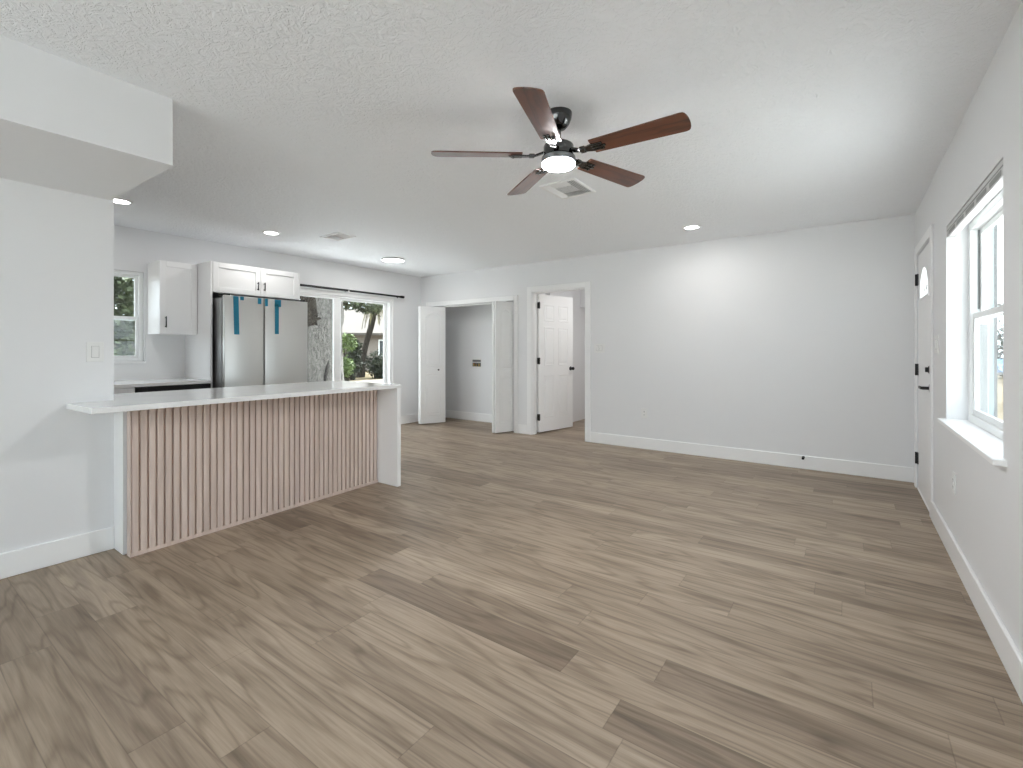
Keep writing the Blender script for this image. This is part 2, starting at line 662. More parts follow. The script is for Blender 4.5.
# bifold closet doors
def bifold(name, jx, jy, ax, ay, tx, ty, label, knob_leaf=None):
    root = empty(name, (jx, jy, 0.0), 0.0, label=label, cat='bifold door', kind='structure')
    hh = 1.905

    def leaf(p, q, side):
        L = math.hypot(q[0] - p[0], q[1] - p[1]) - 0.006
        a = math.atan2(q[1] - p[1], q[0] - p[0])
        pan = [(0.065, L - 0.065, 0.93, hh - 0.09, 0.07), (0.065, L - 0.065, 0.14, 0.83, 0.0)]
        mb = panel_slab(L, hh, 0.03, pan, 0.018)
        o = mb.build('leaf', DOORP, root, local=True, kind='structure')
        o.location = (p[0] - jx, p[1] - jy, 0)
        o.rotation_euler = (0, 0, a)
        return o, L
    l1 = leaf((jx, jy), (ax, ay), 1)
    off = 0.034 * (1 if tx > jx else -1)
    l2 = leaf((ax + off, ay), (tx + off, ty), -1)
    if knob_leaf:
        s = knob_leaf
        kb = MB().lathe([(0.009, 0.0), (0.006, s * 0.012), (0.014, s * 0.018), (0.013, s * 0.026), (0.005, s * 0.029)], (l2[1] * 0.70, s * 0.014, 0.88), 16, 'y')
        ko = kb.build('knob', BLACK, l2[0], local=True, smooth=True, label='small black pull knob')
    return root


bifold('door_4', -5.655, 5.672, -5.602, 5.30, -5.425, 5.690, 'white bifold door folded open at the closet corner side', -1)
bifold('door_5', -3.975, 5.680, -4.100, 5.345, -4.175, 5.672, 'white bifold door folded open beside the six-panel door')
tr = MB().bbox(CL[0], CL[1], 5.658, 5.694, CL[3] - 0.02, CL[3] - 0.002, 0.002, 1)
struct('trim_4', tr, TRIM, 'white overhead track of the bifold closet doors', 'track')

# front door (flush, in the right wall)
d2 = empty('door_2', (XR, 4.975, 0.0), 0.0, label='white front door with black lever and fan-shaped light', cat='door', kind='structure')
dx0, dx1 = XR + 0.004, XR + 0.048
lf = MB()
ya, yb_ = 4.56, 5.392
FC, FZ, FRY, FRZ = 4.975, 1.632, 0.245, 0.232   # fan light centre, base height, half width, rise
# leaf with a half-round hole: pieces around the arch
lf.box(dx0, dx1, ya, yb_, 0.012, FZ)
NA = 24
arc = [(FC - FRY * math.cos(PI * i / NA), FZ + FRZ * math.sin(PI * i / NA)) for i in range(NA + 1)]
lf.box(dx0, dx1, ya, FC - FRY, FZ, 2.018)
lf.box(dx0, dx1, FC + FRY, yb_, FZ, 2.018)
for (p, q) in zip(arc, arc[1:]):
    lf.loft([[(dx0, p[0], p[1]), (dx0, q[0], q[1]), (dx0, q[0], 2.018), (dx0, p[0], 2.018)],
             [(dx1, p[0], p[1]), (dx1, q[0], q[1]), (dx1, q[0], 2.018), (dx1, p[0], 2.018)]])
lf.build('leaf', DOORP, d2, kind='structure')
fl = MB()
fr_out = [(FC - (FRY + 0.012) * math.cos(PI * i / NA), FZ - 0.004 + (FRZ + 0.014) * math.sin(PI * i / NA)) for i in range(NA + 1)]
for i in range(NA):
    p, q, p2, q2 = arc[i], arc[i + 1], fr_out[i], fr_out[i + 1]
    fl.loft([[(dx0 - 0.005, p[0], p[1]), (dx0 - 0.005, q[0], q[1]), (dx0 - 0.005, q2[0], q2[1]), (dx0 - 0.005, p2[0], p2[1])],
             [(dx0 + 0.006, p[0], p[1]), (dx0 + 0.006, q[0], q[1]), (dx0 + 0.006, q2[0], q2[1]), (dx0 + 0.006, p2[0], p2[1])]])
fl.box(dx0 - 0.005, dx0 + 0.006, FC - FRY - 0.012, FC + FRY + 0.012, FZ - 0.014, FZ + 0.004)
for a in (36, 72, 108, 144):
    ca, sa = math.cos(math.radians(a)), math.sin(math.radians(a))
    fl.tube([(dx0 + 0.01, FC + 0.075 * ca, FZ + 0.07 * sa), (dx0 + 0.01, FC + FRY * ca, FZ + FRZ * sa)], 0.007, 6)
fl.tube([(dx0 + 0.01, FC + 0.08 * math.cos(PI * i / 10), FZ + 0.075 * math.sin(PI * i / 10)) for i in range(11)], 0.007, 6)
fl.build('light_frame', DOORP, d2)
gp = MB()
gp.loft([[(dx0 + 0.022, y, z) for y, z in arc], [(dx0 + 0.026, y, z) for y, z in arc]])
gp.build('pane', GLASS, d2)
lv = MB()
lv.lathe([(0.032, dx0), (0.032, dx0 - 0.008), (0.012, dx0 - 0.012), (0.012, dx0 - 0.05)], (0, 4.635, 0.922), 24, 'x')
lv.bbox(dx0 - 0.060, dx0 - 0.046, 4.622, 4.752, 0.912, 0.932, 0.004, 2)
lv.build('lever_handle', BLACK, d2, smooth=True, label='black lever handle')
db = MB().lathe([(0.031, dx0), (0.031, dx0 - 0.010), (0.024, dx0 - 0.016), (0.010, dx0 - 0.018)], (0, 4.62, 1.06), 24, 'x')
db.bbox(dx0 - 0.034, dx0 - 0.016, 4.613, 4.627, 1.042, 1.078, 0.003, 1)
db.build('deadbolt', BLACK, d2, smooth=True, label='black deadbolt turn above the lever')
for z in (0.215, 0.985, 1.765):
    hg = MB().lathe([(0.009, z), (0.009, z + 0.10)], (XR - 0.008, 5.398, 0), 12)
    hg.bbox(XR - 0.004, XR + 0.0035, 5.362, 5.420, z, z + 0.10, 0.001, 1)
    hg.build('hinge', BLACK, d2, label='black door hinge')
cs = MB()
cs.bbox(XR - 0.014, XR, FD[0] - 0.08, FD[0], 0, FD[3] + 0.075, 0.004, 1)
cs.bbox(XR - 0.014, XR, FD[1], FD[1] + 0.08, 0, FD[3] + 0.075, 0.004, 1)
cs.bbox(XR - 0.014, XR, FD[0], FD[1], FD[3], FD[3] + 0.075, 0.004, 1)
cs.box(XR + 0.05, XRO, FD[0], FD[0] + 0.012, 0, FD[3])
cs.box(XR + 0.05, XRO, FD[1] - 0.012, FD[1], 0, FD[3])
cs.box(XR + 0.05, XRO, FD[0] + 0.012, FD[1] - 0.012, FD[3] - 0.012, FD[3])
struct('trim_5', cs, TRIM, 'white casing around the front door', 'door casing')
struct('trim_6', MB().bbox(XR - 0.004, XRO, FD[0] + 0.013, FD[1] - 0.013, 0.0, 0.011, 0.002, 1), TRIM, 'low threshold under the front door', 'threshold')


# ------------------------------------------------------------------ windows
def hung_window(name, fx0, fx1, y0, y1, z0, z1, zm, inside, label):
    """single-hung vinyl window: plane x = const; inside = +1 if the room lies towards +x"""
    r = empty(name, ((fx0 + fx1) / 2, (y0 + y1) / 2, z0), 0.0, label=label, cat='window', kind='structure')
    f, g = (0.045, 0.034) if z1 - z0 > 1 else (0.032, 0.026)
    mb = MB()
    mb.bbox(fx0, fx1, y0, y0 + f, z0, z1, 0.003, 1)
    mb.bbox(fx0, fx1, y1 - f, y1, z0, z1, 0.003, 1)
    mb.bbox(fx0, fx1, y0 + f, y1 - f, z0, z0 + f, 0.003, 1)
    mb.bbox(fx0, fx1, y0 + f, y1 - f, z1 - f, z1, 0.003, 1)
    mb.build('window_frame', VINYL, r)
    xm = (fx0 + fx1) / 2
    d = 0.022 * inside
    for nm, xc, za, zb in (('sash', xm + d / 2 + 0.004 * inside, z0 + f, zm + 0.02), ('sash', xm - d / 2 - 0.004 * inside, zm - 0.02, z1 - f)):
        s = MB()
        xa, xb = xc - 0.011, xc + 0.011
        s.bbox(xa, xb, y0 + f, y0 + f + g, za, zb, 0.003, 1)
        s.bbox(xa, xb, y1 - f - g, y1 - f, za, zb, 0.003, 1)
        s.bbox(xa, xb, y0 + f + g, y1 - f - g, za, za + g, 0.003, 1)
        s.bbox(xa, xb, y0 + f + g, y1 - f - g, zb - g, zb, 0.003, 1)
        so = s.build(nm, VINYL, r)
        MB().box(xc - 0.003, xc + 0.003, y0 + f + g, y1 - f - g, za + g, zb - g).build('pane', GLASS, so)
    lk = MB().bbox(xm + d / 2 - 0.006, xm + d / 2 + 0.02 * inside, (y0 + y1) / 2 - 0.03, (y0 + y1) / 2 + 0.03, zm + 0.0205, zm + 0.034, 0.003, 1)
    lk.build('sash_lock', VINYL, r)
    return r


w1o = hung_window('window_1', XK - 0.10, XK - 0.02, W1[0] + 0.001, W1[1] - 0.001, W1[2] + 0.001, W1[3] - 0.001, 1.525, 1, 'small white single-hung window over the kitchen counter')
MB().bbox(XK - 0.019, XK + 0.028, W1[0] - 0.03, W1[1] + 0.012, W1[2] - 0.022, W1[2] + 0.0005, 0.004, 1).build('window_sill', TRIM, w1o)
w2o = hung_window('window_2', 0.600, 0.680, W2[0] + 0.001, W2[1] - 0.001, W2[2] + 0.001, W2[3] - 0.001, 1.405, -1, 'tall white single-hung window in the right wall')
st = MB()
t_ = MB().box(0.462, 0.599, 2.555, W2[1] + 0.012, W2[2] - 0.018, W2[2] + 0.006)
for v in t_.bm.verts:
    if v.co.x < 0.47 and v.co.y < 2.6:
        v.co.y += 0.03
bmesh.ops.bevel(t_.bm, geom=t_.bm.edges[:], offset=0.003, segments=1, affect='EDGES')
st.take(t_)
st.build('window_sill', TRIM, w2o)
lin = MB()
lin.box(0.681, XRO - 0.013, W2[1] - 0.012, W2[1] - 0.0005, W2[2] + 0.001, W2[3] - 0.001)
struct('trim_9', lin, STUCCO, 'pale blue-grey outside jamb of the right window', 'window jamb')
struct('trim_10', MB().box(XRO - 0.0125, XRO + 0.001, W2[1] - 0.013, W2[1] - 0.0005, W2[2] + 0.001, W2[3] - 0.001), SLOT, 'dark strip along the outer edge of the right window jamb', 'window jamb')  # dark strip added to draw the outer wall edge
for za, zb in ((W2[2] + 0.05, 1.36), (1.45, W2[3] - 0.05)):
    MB().box(0.634, 0.678, W2[1] - 0.0475, W2[1] - 0.0461, za, zb).build('jamb_strip', PLASTIC_GREY, w2o, label='thin grey strip on the window jamb')  # thin grey strips laid over the white jamb
fw = empty('added_window', (-1.5, YF - 0.06, 0.25), 0.0, label='wide white window added behind the camera for extra daylight', cat='window', kind='structure')  # unseen window, added to brighten the room with daylight
mb = MB()
for a, b in ((-2.799, -2.75), (-1.28, -1.22), (0.25, 0.299)):
    mb.bbox(a, b, YF - 0.1, YF - 0.02, 0.251, 2.249, 0.003, 1)
mb.bbox(-2.75, 0.25, YF - 0.1, YF - 0.02, 0.251, 0.30, 0.003, 1)
mb.bbox(-2.75, 0.25, YF - 0.1, YF - 0.02, 2.20, 2.249, 0.003, 1)
mb.build('window_frame', VINYL, fw)
MB().box(-2.75, -1.28, YF - 0.063, YF - 0.057, 0.30, 2.20).build('pane', GLASS, fw)
MB().box(-1.22, 0.25, YF - 0.063, YF - 0.057, 0.30, 2.20).build('pane', GLASS, fw)

# sliding glass door
sd = empty('door_3', (XK - 0.1, 4.03, 0.0), 0.0, label='white-framed sliding glass door to the back yard', cat='sliding door', kind='structure')
x0, x1 = XKO + 0.06, XK - 0.005
mb = MB()
f = 0.03
mb.bbox(x0, x1, SL[0] + 0.001, SL[0] + f, 0, SL[3] - 0.001, 0.003, 1)
mb.bbox(x0, x1, SL[1] - f, SL[1] - 0.001, 0, SL[3] - 0.001, 0.003, 1)
mb.bbox(x0, x1, SL[0] + f, SL[1] - f, SL[3] - 0.022, SL[3] - 0.001, 0.003, 1)
mb.bbox(x0, x1, SL[0] + f, SL[1] - f, 0.0, 0.035, 0.003, 1)
mb.build('door_frame', VINYL, sd)
for xc, a, b, ga, gb in ((x1 - 0.03, SL[0] + f, 4.06, 0.05, 0.10), (x0 + 0.035, 4.05, SL[1] - f, 0.075, 0.05)):
    s = MB()
    zt = SL[3] - 0.023
    s.bbox(xc - 0.016, xc + 0.016, a, a + ga, 0.036, zt, 0.003, 1)
    s.bbox(xc - 0.016, xc + 0.016, b - gb, b, 0.036, zt, 0.003, 1)
    s.bbox(xc - 0.016, xc + 0.016, a + ga, b - gb, 0.036, 0.11, 0.003, 1)
    s.bbox(xc - 0.016, xc + 0.016, a + ga, b - gb, zt - 0.028, zt, 0.003, 1)
    so = s.build('glass_panel', VINYL, sd)
    MB().box(xc - 0.003, xc + 0.003, a + ga, b - gb, 0.11, zt - 0.028).build('pane', GLASS, so)
mb = MB()
mb.bbox(XK, XK + 0.014, SL[1], SL[1] + 0.035, 0, SL[3] + 0.045, 0.004, 1)
mb.bbox(XK, XK + 0.014, SL[0] - 0.03, SL[0], 0, SL[3] + 0.045, 0.004, 1)
mb.bbox(XK, XK + 0.014, SL[0], SL[1], SL[3], SL[3] + 0.045, 0.004, 1)
struct('trim_7', mb, TRIM, 'white casing around the sliding glass door', 'door casing')


# ------------------------------------------------------------------ kitchen peninsula
def slx(y):      # face line of the slat cladding
    return -3.392 - 0.05 * (y - 0.955)


pen = empty('kitchen_peninsula', (-3.7, 1.88, 0.0), 0.0, label='kitchen peninsula clad in taupe vertical wood slats', cat='peninsula')
MB().box(-4.08, -3.545, Y_NEAR_END + 0.002, 2.79, 0.0, 0.868).box(XN + 0.001, -3.47, Y_NEAR_END, Y_NEAR_END + 0.02, 0, 0.868).box(-3.63, -3.545, Y_NEAR_END + 0.02, 2.79, 0, 0.868).build('cabinet_body', CAB, pen, label='white painted cabinet body')
sp = MB()
y_a, y_b = 0.946, 2.789


def slab_quad(mb, ya, yb, d0, d1, z0, z1):
    """prism along the cladding face between y ya..yb, from depth d0 (behind) to d1 (front)"""
    mb.loft([[(slx(ya) + d0, ya, z0), (slx(ya) + d1, ya, z0), (slx(yb) + d1, yb, z0), (slx(yb) + d0, yb, z0)],
             [(slx(ya) + d0, ya, z1), (slx(ya) + d1, ya, z1), (slx(yb) + d1, yb, z1), (slx(yb) + d0, yb, z1)]])


slab_quad(sp, y_a, y_b, -0.055, -0.016, 0.0, 0.867)
pitch, y = 0.0418, 0.951
n_sl = int((y_b - y) / pitch)
pitch = (y_b - y) / n_sl
for i in range(n_sl):
    a, b = y + i * pitch, y + i * pitch + pitch * 0.78
    # slat with eased edges
    loops = []
    for z in (0.022, 0.867):
        loops.append([(slx(a) - 0.0161, a, z), (slx(a) - 0.003, a, z), (slx(a), a + 0.003, z), (slx(b), b - 0.003, z), (slx(b) - 0.003, b, z), (slx(b) - 0.0161, b, z)])
    sp.loft(loops)
sp.build('slat_cladding', SLATW, pen, label='taupe vertical wood slat cladding')
bs = MB()
slab_quad(bs, y_a, y_b, -0.0160, 0.002, 0.0, 0.0215)
bs.build('toe_strip', SLATW, pen)
et = MB()
slab_quad(et, y_a - 0.004, y_a + 0.0008, -0.056, 0.001, 0.0, 0.867)
et.build('edge_strip', SLATW, pen)
MB().bbox(-4.08, -3.222, 2.792, 2.832, 0.0, 0.868, 0.0015, 1).build('end_panel', CAB, pen, label='plain white end panel')

ct = MB()
pts = [(-3.22, 0.73), (-3.22, 2.838), (-4.15, 2.838), (-4.15, Y_NEAR_END + 0.002), (XN + 0.001, Y_NEAR_END + 0.002), (XN + 0.001, 0.715)]
ct.loft([[(x, y, 0.869) for x, y in pts], [(x, y, 0.900) for x, y in pts]])
bmesh.ops.bevel(ct.bm, geom=ct.bm.edges[:], offset=0.0025, segments=2, profile=0.5, affect='EDGES')
ct.build('peninsula_countertop', QUARTZ, label='white quartz bar countertop lying on the slatted peninsula', cat='countertop')


# ------------------------------------------------------------------ kitchen wall run
def shaker_door(name, parent, xf, y0, y1, z0, z1, handle, label=None):
    mb = MB()
    r = 0.055
    mb.bbox(xf - 0.02, xf, y0, y0 + r, z0, z1, 0.0015, 1)
    mb.bbox(xf - 0.02, xf, y1 - r, y1, z0, z1, 0.0015, 1)
    mb.bbox(xf - 0.02, xf, y0 + r, y1 - r, z0, z0 + r, 0.0015, 1)
    mb.bbox(xf - 0.02, xf, y0 + r, y1 - r, z1 - r, z1, 0.0015, 1)
    mb.box(xf - 0.02, xf - 0.010, y0 + r, y1 - r, z0 + r, z1 - r)
    d = mb.build(name, CAB, parent)
    if handle:
        hy, hz0, hz1 = handle
        h = MB()
        h.tube([(xf + 0.028, hy, hz0), (xf + 0.028, hy, hz1)], 0.0055, 10)
        h.tube([(xf - 0.001, hy, hz0 + 0.012), (xf + 0.028, hy, hz0 + 0.012)], 0.0045, 8)
        h.tube([(xf - 0.001, hy, hz1 - 0.012), (xf + 0.028, hy, hz1 - 0.012)], 0.0045, 8)
        h.build('handle', BLACK, d, smooth=True, label='slim black bar handle')
    return d


uc = empty('wall_cabinet', (-5.72, 1.95, 1.368), 0.0, label='white single-door wall cabinet beside the kitchen window', cat='cabinet')
MB().bbox(XK + 0.001, -5.571, 1.778, 2.112, 1.366, 2.10, 0.002, 1).build('cabinet_body', CAB, uc)
shaker_door('door', uc, -5.55, 1.780, 2.110, 1.369, 2.097, (1.825, 1.43, 1.54))

fc = empty('fridge_cabinet', (-5.55, 2.6, 0.0), 0.0, label='white two-door cabinet bridging over the steel refrigerator', cat='cabinet')
for ya_, yb2 in ((2.116, 2.135), (3.056, 3.074)):
    MB().bbox(XK + 0.001, -5.252, ya_, yb2, 0.0, 2.11, 0.0015, 1).build('side_panel', CAB, fc, label='tall white side panel')
MB().box(XK + 0.001, -5.271, 2.1355, 3.0555, 1.795, 2.108).build('cabinet_body', CAB, fc)
shaker_door('door', fc, -5.25, 2.138, 2.617, 1.797, 2.107, (2.582, 1.855, 1.945))
shaker_door('door', fc, -5.25, 2.621, 3.053, 1.797, 2.107, (2.652, 1.855, 1.945))

fr = empty('refrigerator', (-5.45, 2.61, 0.0), 0.0, label='stainless steel side-by-side refrigerator with blue tape strips', cat='refrigerator')
FG0, FG1, FGS = 2.160, 3.050, 2.555
MB().bbox(-5.80, -5.118, FG0 + 0.004, FG1 - 0.004, 0.02, 1.735, 0.004, 2).build('body', mat('fridge_side', (0.35, 0.35, 0.35), 0.4, 0.6), fr, label='grey steel fridge body')
mb = MB()
mb.box(-5.76, -5.15, FG0 + 0.03, FG1 - 0.03, 0.0, 0.02)
mb.box(-5.117, -5.10, FG0 + 0.012, FG1 - 0.012, 0.05, 1.73)
mb.build('gasket', BLACKP, fr, label='black door gasket and base')
for a, b in ((FG0, FGS - 0.005), (FGS + 0.005, FG1)):
    MB().bbox(-5.099, -5.05, a, b, 0.06, 1.755, 0.008, 3).build('door', STEEL, fr, smooth=True, label='stainless steel door')
MB().bbox(-5.2, -5.08, FG0 + 0.01, FG0 + 0.07, 1.7555, 1.775, 0.003, 1).build('hinge_cover', BLACKP, fr)
MB().bbox(-5.2, -5.08, FG1 - 0.07, FG1 - 0.01, 1.7555, 1.775, 0.003, 1).build('hinge_cover', BLACKP, fr)
for (a, b, c, d_, z0, z1) in ((2.252, 2.302, 2.242, 2.294, 1.362, 1.752), (2.311, 2.346, 2.309, 2.346, 1.715, 1.752), (2.487, 2.522, 2.487, 2.524, 1.69, 1.752),
                              (2.563, 2.592, 2.561, 2.592, 1.672, 1.752), (2.668, 2.712, 2.668, 2.712, 1.378, 1.70), (2.664, 2.736, 2.668, 2.736, 1.675, 1.752)):
    tp = MB()
    tp.loft([[(-5.0495, a, z0), (-5.0478, a, z0), (-5.0478, b, z0), (-5.0495, b, z0)],
             [(-5.0495, c, z1), (-5.0478, c, z1), (-5.0478, d_, z1), (-5.0495, d_, z1)]])
    tp.build('tape_strip', TAPE, fr, label='strip of blue painters tape')

dw = empty('dishwasher', (-5.5, 1.8, 0.0), 0.0, label='dishwasher with black control strip under the kitchen wall counter', cat='dishwasher')
D0, D1 = 1.497, 2.112
MB().box(-5.85, -5.262, D0, D1, 0.10, 0.866).build('body', BLACKP, dw)
MB().bbox(-5.261, -5.235, D0 + 0.003, D1 - 0.003, 0.105, 0.806, 0.003, 1).build('door', STEEL, dw)
MB().bbox(-5.261, -5.228, D0 + 0.001, D1 - 0.001, 0.808, 0.866, 0.004, 2).build('control_panel', BLACKP, dw, label='black control panel')
MB().bbox(-5.227, -5.20, D0 + 0.001, D0 + 0.075, 0.812, 0.862, 0.004, 2).build('handle_end', BLACKP, dw)
MB().box(-5.85, -5.3, D0 + 0.01, D1 - 0.01, 0.0, 0.0995).build('toe_kick', BLACKP, dw)

bc = empty('sink_cabinet', (-5.55, 0.9, 0.0), 0.0, label='white base cabinet under the kitchen window', cat='cabinet')
MB().box(XK + 0.001, -5.262, 0.30, 1.494, 0.10, 0.868).box(XK + 0.05, -5.32, 0.30, 1.494, 0.0, 0.0999).build('cabinet_body', CAB, bc)
shaker_door('door', bc, -5.24, 0.303, 0.895, 0.105, 0.862, (0.86, 0.66, 0.76))
shaker_door('door', bc, -5.24, 0.900, 1.491, 0.105, 0.862, (0.935, 0.66, 0.76))
kc = MB().bbox(XK + 0.001, -5.222, 0.28, 2.1145, 0.8695, 0.900, 0.0025, 2)
kc.build('kitchen_countertop', QUARTZ, label='white quartz counter along the kitchen window wall', cat='countertop')
bsp = MB().box(XK, XK + 0.008, 0.28, W1[1] + 0.013, 0.9005, W1[2] - 0.0225).box(XK, XK + 0.008, W1[1] + 0.013, 2.1155, 0.9005, 1.3655)
struct('trim_8', bsp, BACKSPLASH, 'smooth white backsplash under the wall cabinet', 'backsplash')

# curtain rod over the sliding door
rod = empty('curtain_rod', (XK, 4.2, 2.03), 0.0, label='thin black curtain rod above the sliding glass door', cat='curtain rod')
RX, RZ = XK + 0.075, 2.052
MB().tube([(RX, 3.10, RZ), (RX, 4.13, RZ)], 0.0165, 12).build('rod', BLACK, rod, smooth=True)
MB().tube([(RX, 4.13, RZ), (RX, 5.085, RZ)], 0.0150, 12).build('rod', BLACK, rod, smooth=True)
for y in (5.165, 3.08):
    s = 1 if y > 4 else -1
    MB().lathe([(0.014, y - 0.055 * s), (0.021, y - 0.053 * s), (0.021, y - 0.002 * s), (0.014, y)], (RX, 0, RZ), 16, 'y').build('finial', BLACK, rod, smooth=True)
    mb = MB().tube([(RX, y - 0.09 * s, RZ), (RX, y - 0.05 * s, RZ)], 0.008, 10)
    mb.build('collar', CHROME, rod, smooth=True, label='bright collar beside the finial')
for y in (3.16, 4.13, 5.095):
    mb = MB().lathe([(0.017, RX - 0.074), (0.017, RX - 0.070), (0.006, RX - 0.068), (0.006, RX)], (0, y, RZ), 12, 'x')
    mb.tube([(RX, y - 0.012, RZ), (RX, y + 0.012, RZ)], 0.0185, 12)
    mb.build('bracket', CHROME if abs(y - 4.13) < 0.1 else BLACK, rod, smooth=True)


# ------------------------------------------------------------------ ceiling fixtures
def recessed(loc, label):
    r = empty('recessed_light', loc, 0.0, label=label, cat='ceiling light', group='recessed ceiling lights')
    return r


rl = recessed((-1.269, 4.90, H), 'round recessed ceiling light in front of the back wall')
MB().lathe([(0.088, 0.0), (0.088, -0.004), (0.080, -0.009), (0.066, -0.007), (0.066, 0.0)], (0, 0, 0), 40).build('trim_ring', TRIM, rl, local=True, smooth=True)
MB().lathe([(0.0655, -0.001), (0.0655, -0.005), (0.03, -0.007)], (0, 0, 0), 40).build('lens', LENSC, rl, local=True, smooth=True)
for loc, lb in (((-4.90, 1.292, H), 'round recessed ceiling light above the end of the near left wall'),
                ((-4.935, 2.57, H), 'round recessed ceiling light above the refrigerator')):
    c = copy_tree(rl)
    c.location = loc
    c['label'] = lb

fl = empty('flush_ceiling_light', (-5.012, 4.27, H), 0.0, label='flat disc ceiling light near the sliding glass door', cat='ceiling light')
MB().lathe([(0.166, 0.0), (0.168, -0.003), (0.166, -0.006), (0.152, -0.007), (0.152, 0.0)], (0, 0, 0), 48).build('rim', TRIM, fl, local=True, smooth=True, label='white rim')
MB().lathe([(0.1515, -0.002), (0.1515, -0.022), (0.1455, -0.024), (0.1455, -0.002)], (0, 0, 0), 48).build('side_ring', PLASTIC_GREY, fl, local=True, smooth=True, label='darker side ring around the lens')
MB().lathe([(0.1450, -0.003), (0.1450, -0.024), (0.12, -0.027), (0.05, -0.028)], (0, 0, 0), 48).build('lens', LENSC, fl, local=True, smooth=True)


def lamp(name, kind, loc, energy, size=0.13, spot=None, color=(1, 0.985, 0.96)):
    l = D.lights.new(name, kind)
    l.energy = energy
    l.color = color
    if kind == 'AREA':
        l.shape = 'DISK'
        l.size = size
    elif kind == 'SPOT':
        l.spot_size = spot
        l.spot_blend = 1.0
        l.shadow_soft_size = size / 2
    else:
        l.shadow_soft_size = size / 2
    o = D.objects.new(name, l)
    o.location = loc
    COL.objects.link(o)
    return o


for p in ((-1.269, 4.90), (-4.90, 1.292), (-4.935, 2.57)):
    lamp('recessed_lamp', 'AREA', (p[0], p[1], H - 0.012), 5.0 if p[1] > 4 else 3.5, 0.12)
lamp('disc_lamp', 'AREA', (-5.012, 4.27, H - 0.036), 6.0, 0.26)
lamp('hall_fill', 'AREA', (-2.5, 6.3, H - 0.02), 12.0, 0.2)  # fill without a fixture, added to brighten the hall and open door


def ceiling_vent(name, loc, rz, w, d, label, slots):
    r = empty(name, loc, rz, label=label, cat='ceiling vent')
    mb = MB()
    fw = 0.022
    mb.bbox(-w / 2, w / 2, -d / 2, -d / 2 + fw, -0.012, 0, 0.003, 1)
    mb.bbox(-w / 2, w / 2, d / 2 - fw, d / 2, -0.012, 0, 0.003, 1)
    mb.bbox(-w / 2, -w / 2 + fw, -d / 2 + fw, d / 2 - fw, -0.012, 0, 0.003, 1)
    mb.bbox(w / 2 - fw, w / 2, -d / 2 + fw, d / 2 - fw, -0.012, 0, 0.003, 1)
    mb.build('frame', TRIM, r, local=True)
    MB().box(-w / 2 + fw, w / 2 - fw, -d / 2 + fw, d / 2 - fw, -0.0025, -0.0005).build('duct', VENT_DARK, r, local=True, label='dark duct opening')
    lv = MB()
    for (cx, cy, lx, ly, n, along, tilt) in slots:
        for i in range(n):
            t = (i + 0.5) / n - 0.5
            q = MB()
            if along == 'x':
                q.box(-lx / 2, lx / 2, -0.0065, 0.0065, -0.0007, 0.0007)
                M = Matrix.Translation((cx, cy + t * ly, -0.0075)) @ Matrix.Rotation(tilt, 4, 'X')
            else:
                q.box(-0.0065, 0.0065, -ly / 2, ly / 2, -0.0007, 0.0007)
                M = Matrix.Translation((cx + t * lx, cy, -0.0075)) @ Matrix.Rotation(tilt, 4, 'Y')
            lv.take(q, M)
    lv.build('louvers', TRIM, r, local=True)
    return r


ceiling_vent('ceiling_vent', (-4.50, 3.07, H), 0.0, 0.33, 0.23, 'white ceiling vent above the kitchen', [(-0.075, 0, 0.13, 0.18, 10, 'y', 0.7), (0.075, 0, 0.13, 0.18, 10, 'y', -0.7)])
ceiling_vent('ceiling_vent', (-1.735, 3.18, H), 0.0, 0.30, 0.36, 'square white ceiling vent behind the ceiling fan',
             [(-0.10, 0, 0.05, 0.31, 3, 'y', -0.7), (0.10, 0, 0.05, 0.31, 3, 'y', 0.7), (0, 0.115, 0.14, 0.08, 4, 'x', 0.6), (0, -0.115, 0.14, 0.08, 4, 'x', -0.6), (0, 0, 0.14, 0.14, 9, 'x', 0.2)])

# ceiling fan
FAN = (-1.225, 2.143, H)
fan = empty('ceiling_fan', FAN, 0.0, label='five-blade ceiling fan with dark wood blades and round lit lamp', cat='ceiling fan')
MB().lathe([(0.070, 0.0), (0.070, -0.010), (0.066, -0.032), (0.054, -0.060), (0.036, -0.080), (0.018, -0.086)], (0, 0, 0), 48).build('canopy', GUN, fan, local=True, smooth=True, label='dark metal canopy')
MB().lathe([(0.013, -0.084), (0.013, -0.140), (0.026, -0.142), (0.026, -0.166)], (0, 0, 0), 24).build('downrod', GUN, fan, local=True, smooth=True)
MB().lathe([(0.03, -0.160), (0.068, -0.162), (0.076, -0.168), (0.078, -0.174), (0.078, -0.224), (0.086, -0.230)], (0, 0, 0), 48).build('motor_housing', GUN, fan, local=True, smooth=True)
MB().lathe([(0.083, -0.2305), (0.0875, -0.234), (0.0885, -0.240), (0.0885, -0.259), (0.0855, -0.261)], (0, 0, 0), 56).build('light_housing', SILVER, fan, local=True, smooth=True, label='silver lamp housing')
MB().lathe([(0.0850, -0.2615), (0.0845, -0.272), (0.079, -0.277), (0.055, -0.280), (0.02, -0.281)], (0, 0, 0), 56).build('lamp_lens', LENS, fan, local=True, smooth=True, label='glowing white lamp lens')
BT = 0.0035
R0, R1 = 0.19, 0.658


def blade_outline():
    pts = []
    wr, wt = 0.052, 0.066
    for i in range(9):
        s = i / 8
        pts.append((R0 + (0.628 - R0) * s, -(wr + (wt - wr) * s)))
    for i in range(1, 10):
        a = -PI / 2 + PI * i / 10
        pts.append((0.628 + 0.032 * math.cos(a) ** 0.6, wt * math.sin(a)))
    for i in range(9):
        s = 1 - i / 8
        pts.append((R0 + (0.628 - R0) * s, wr + (wt - wr) * s))
    return pts


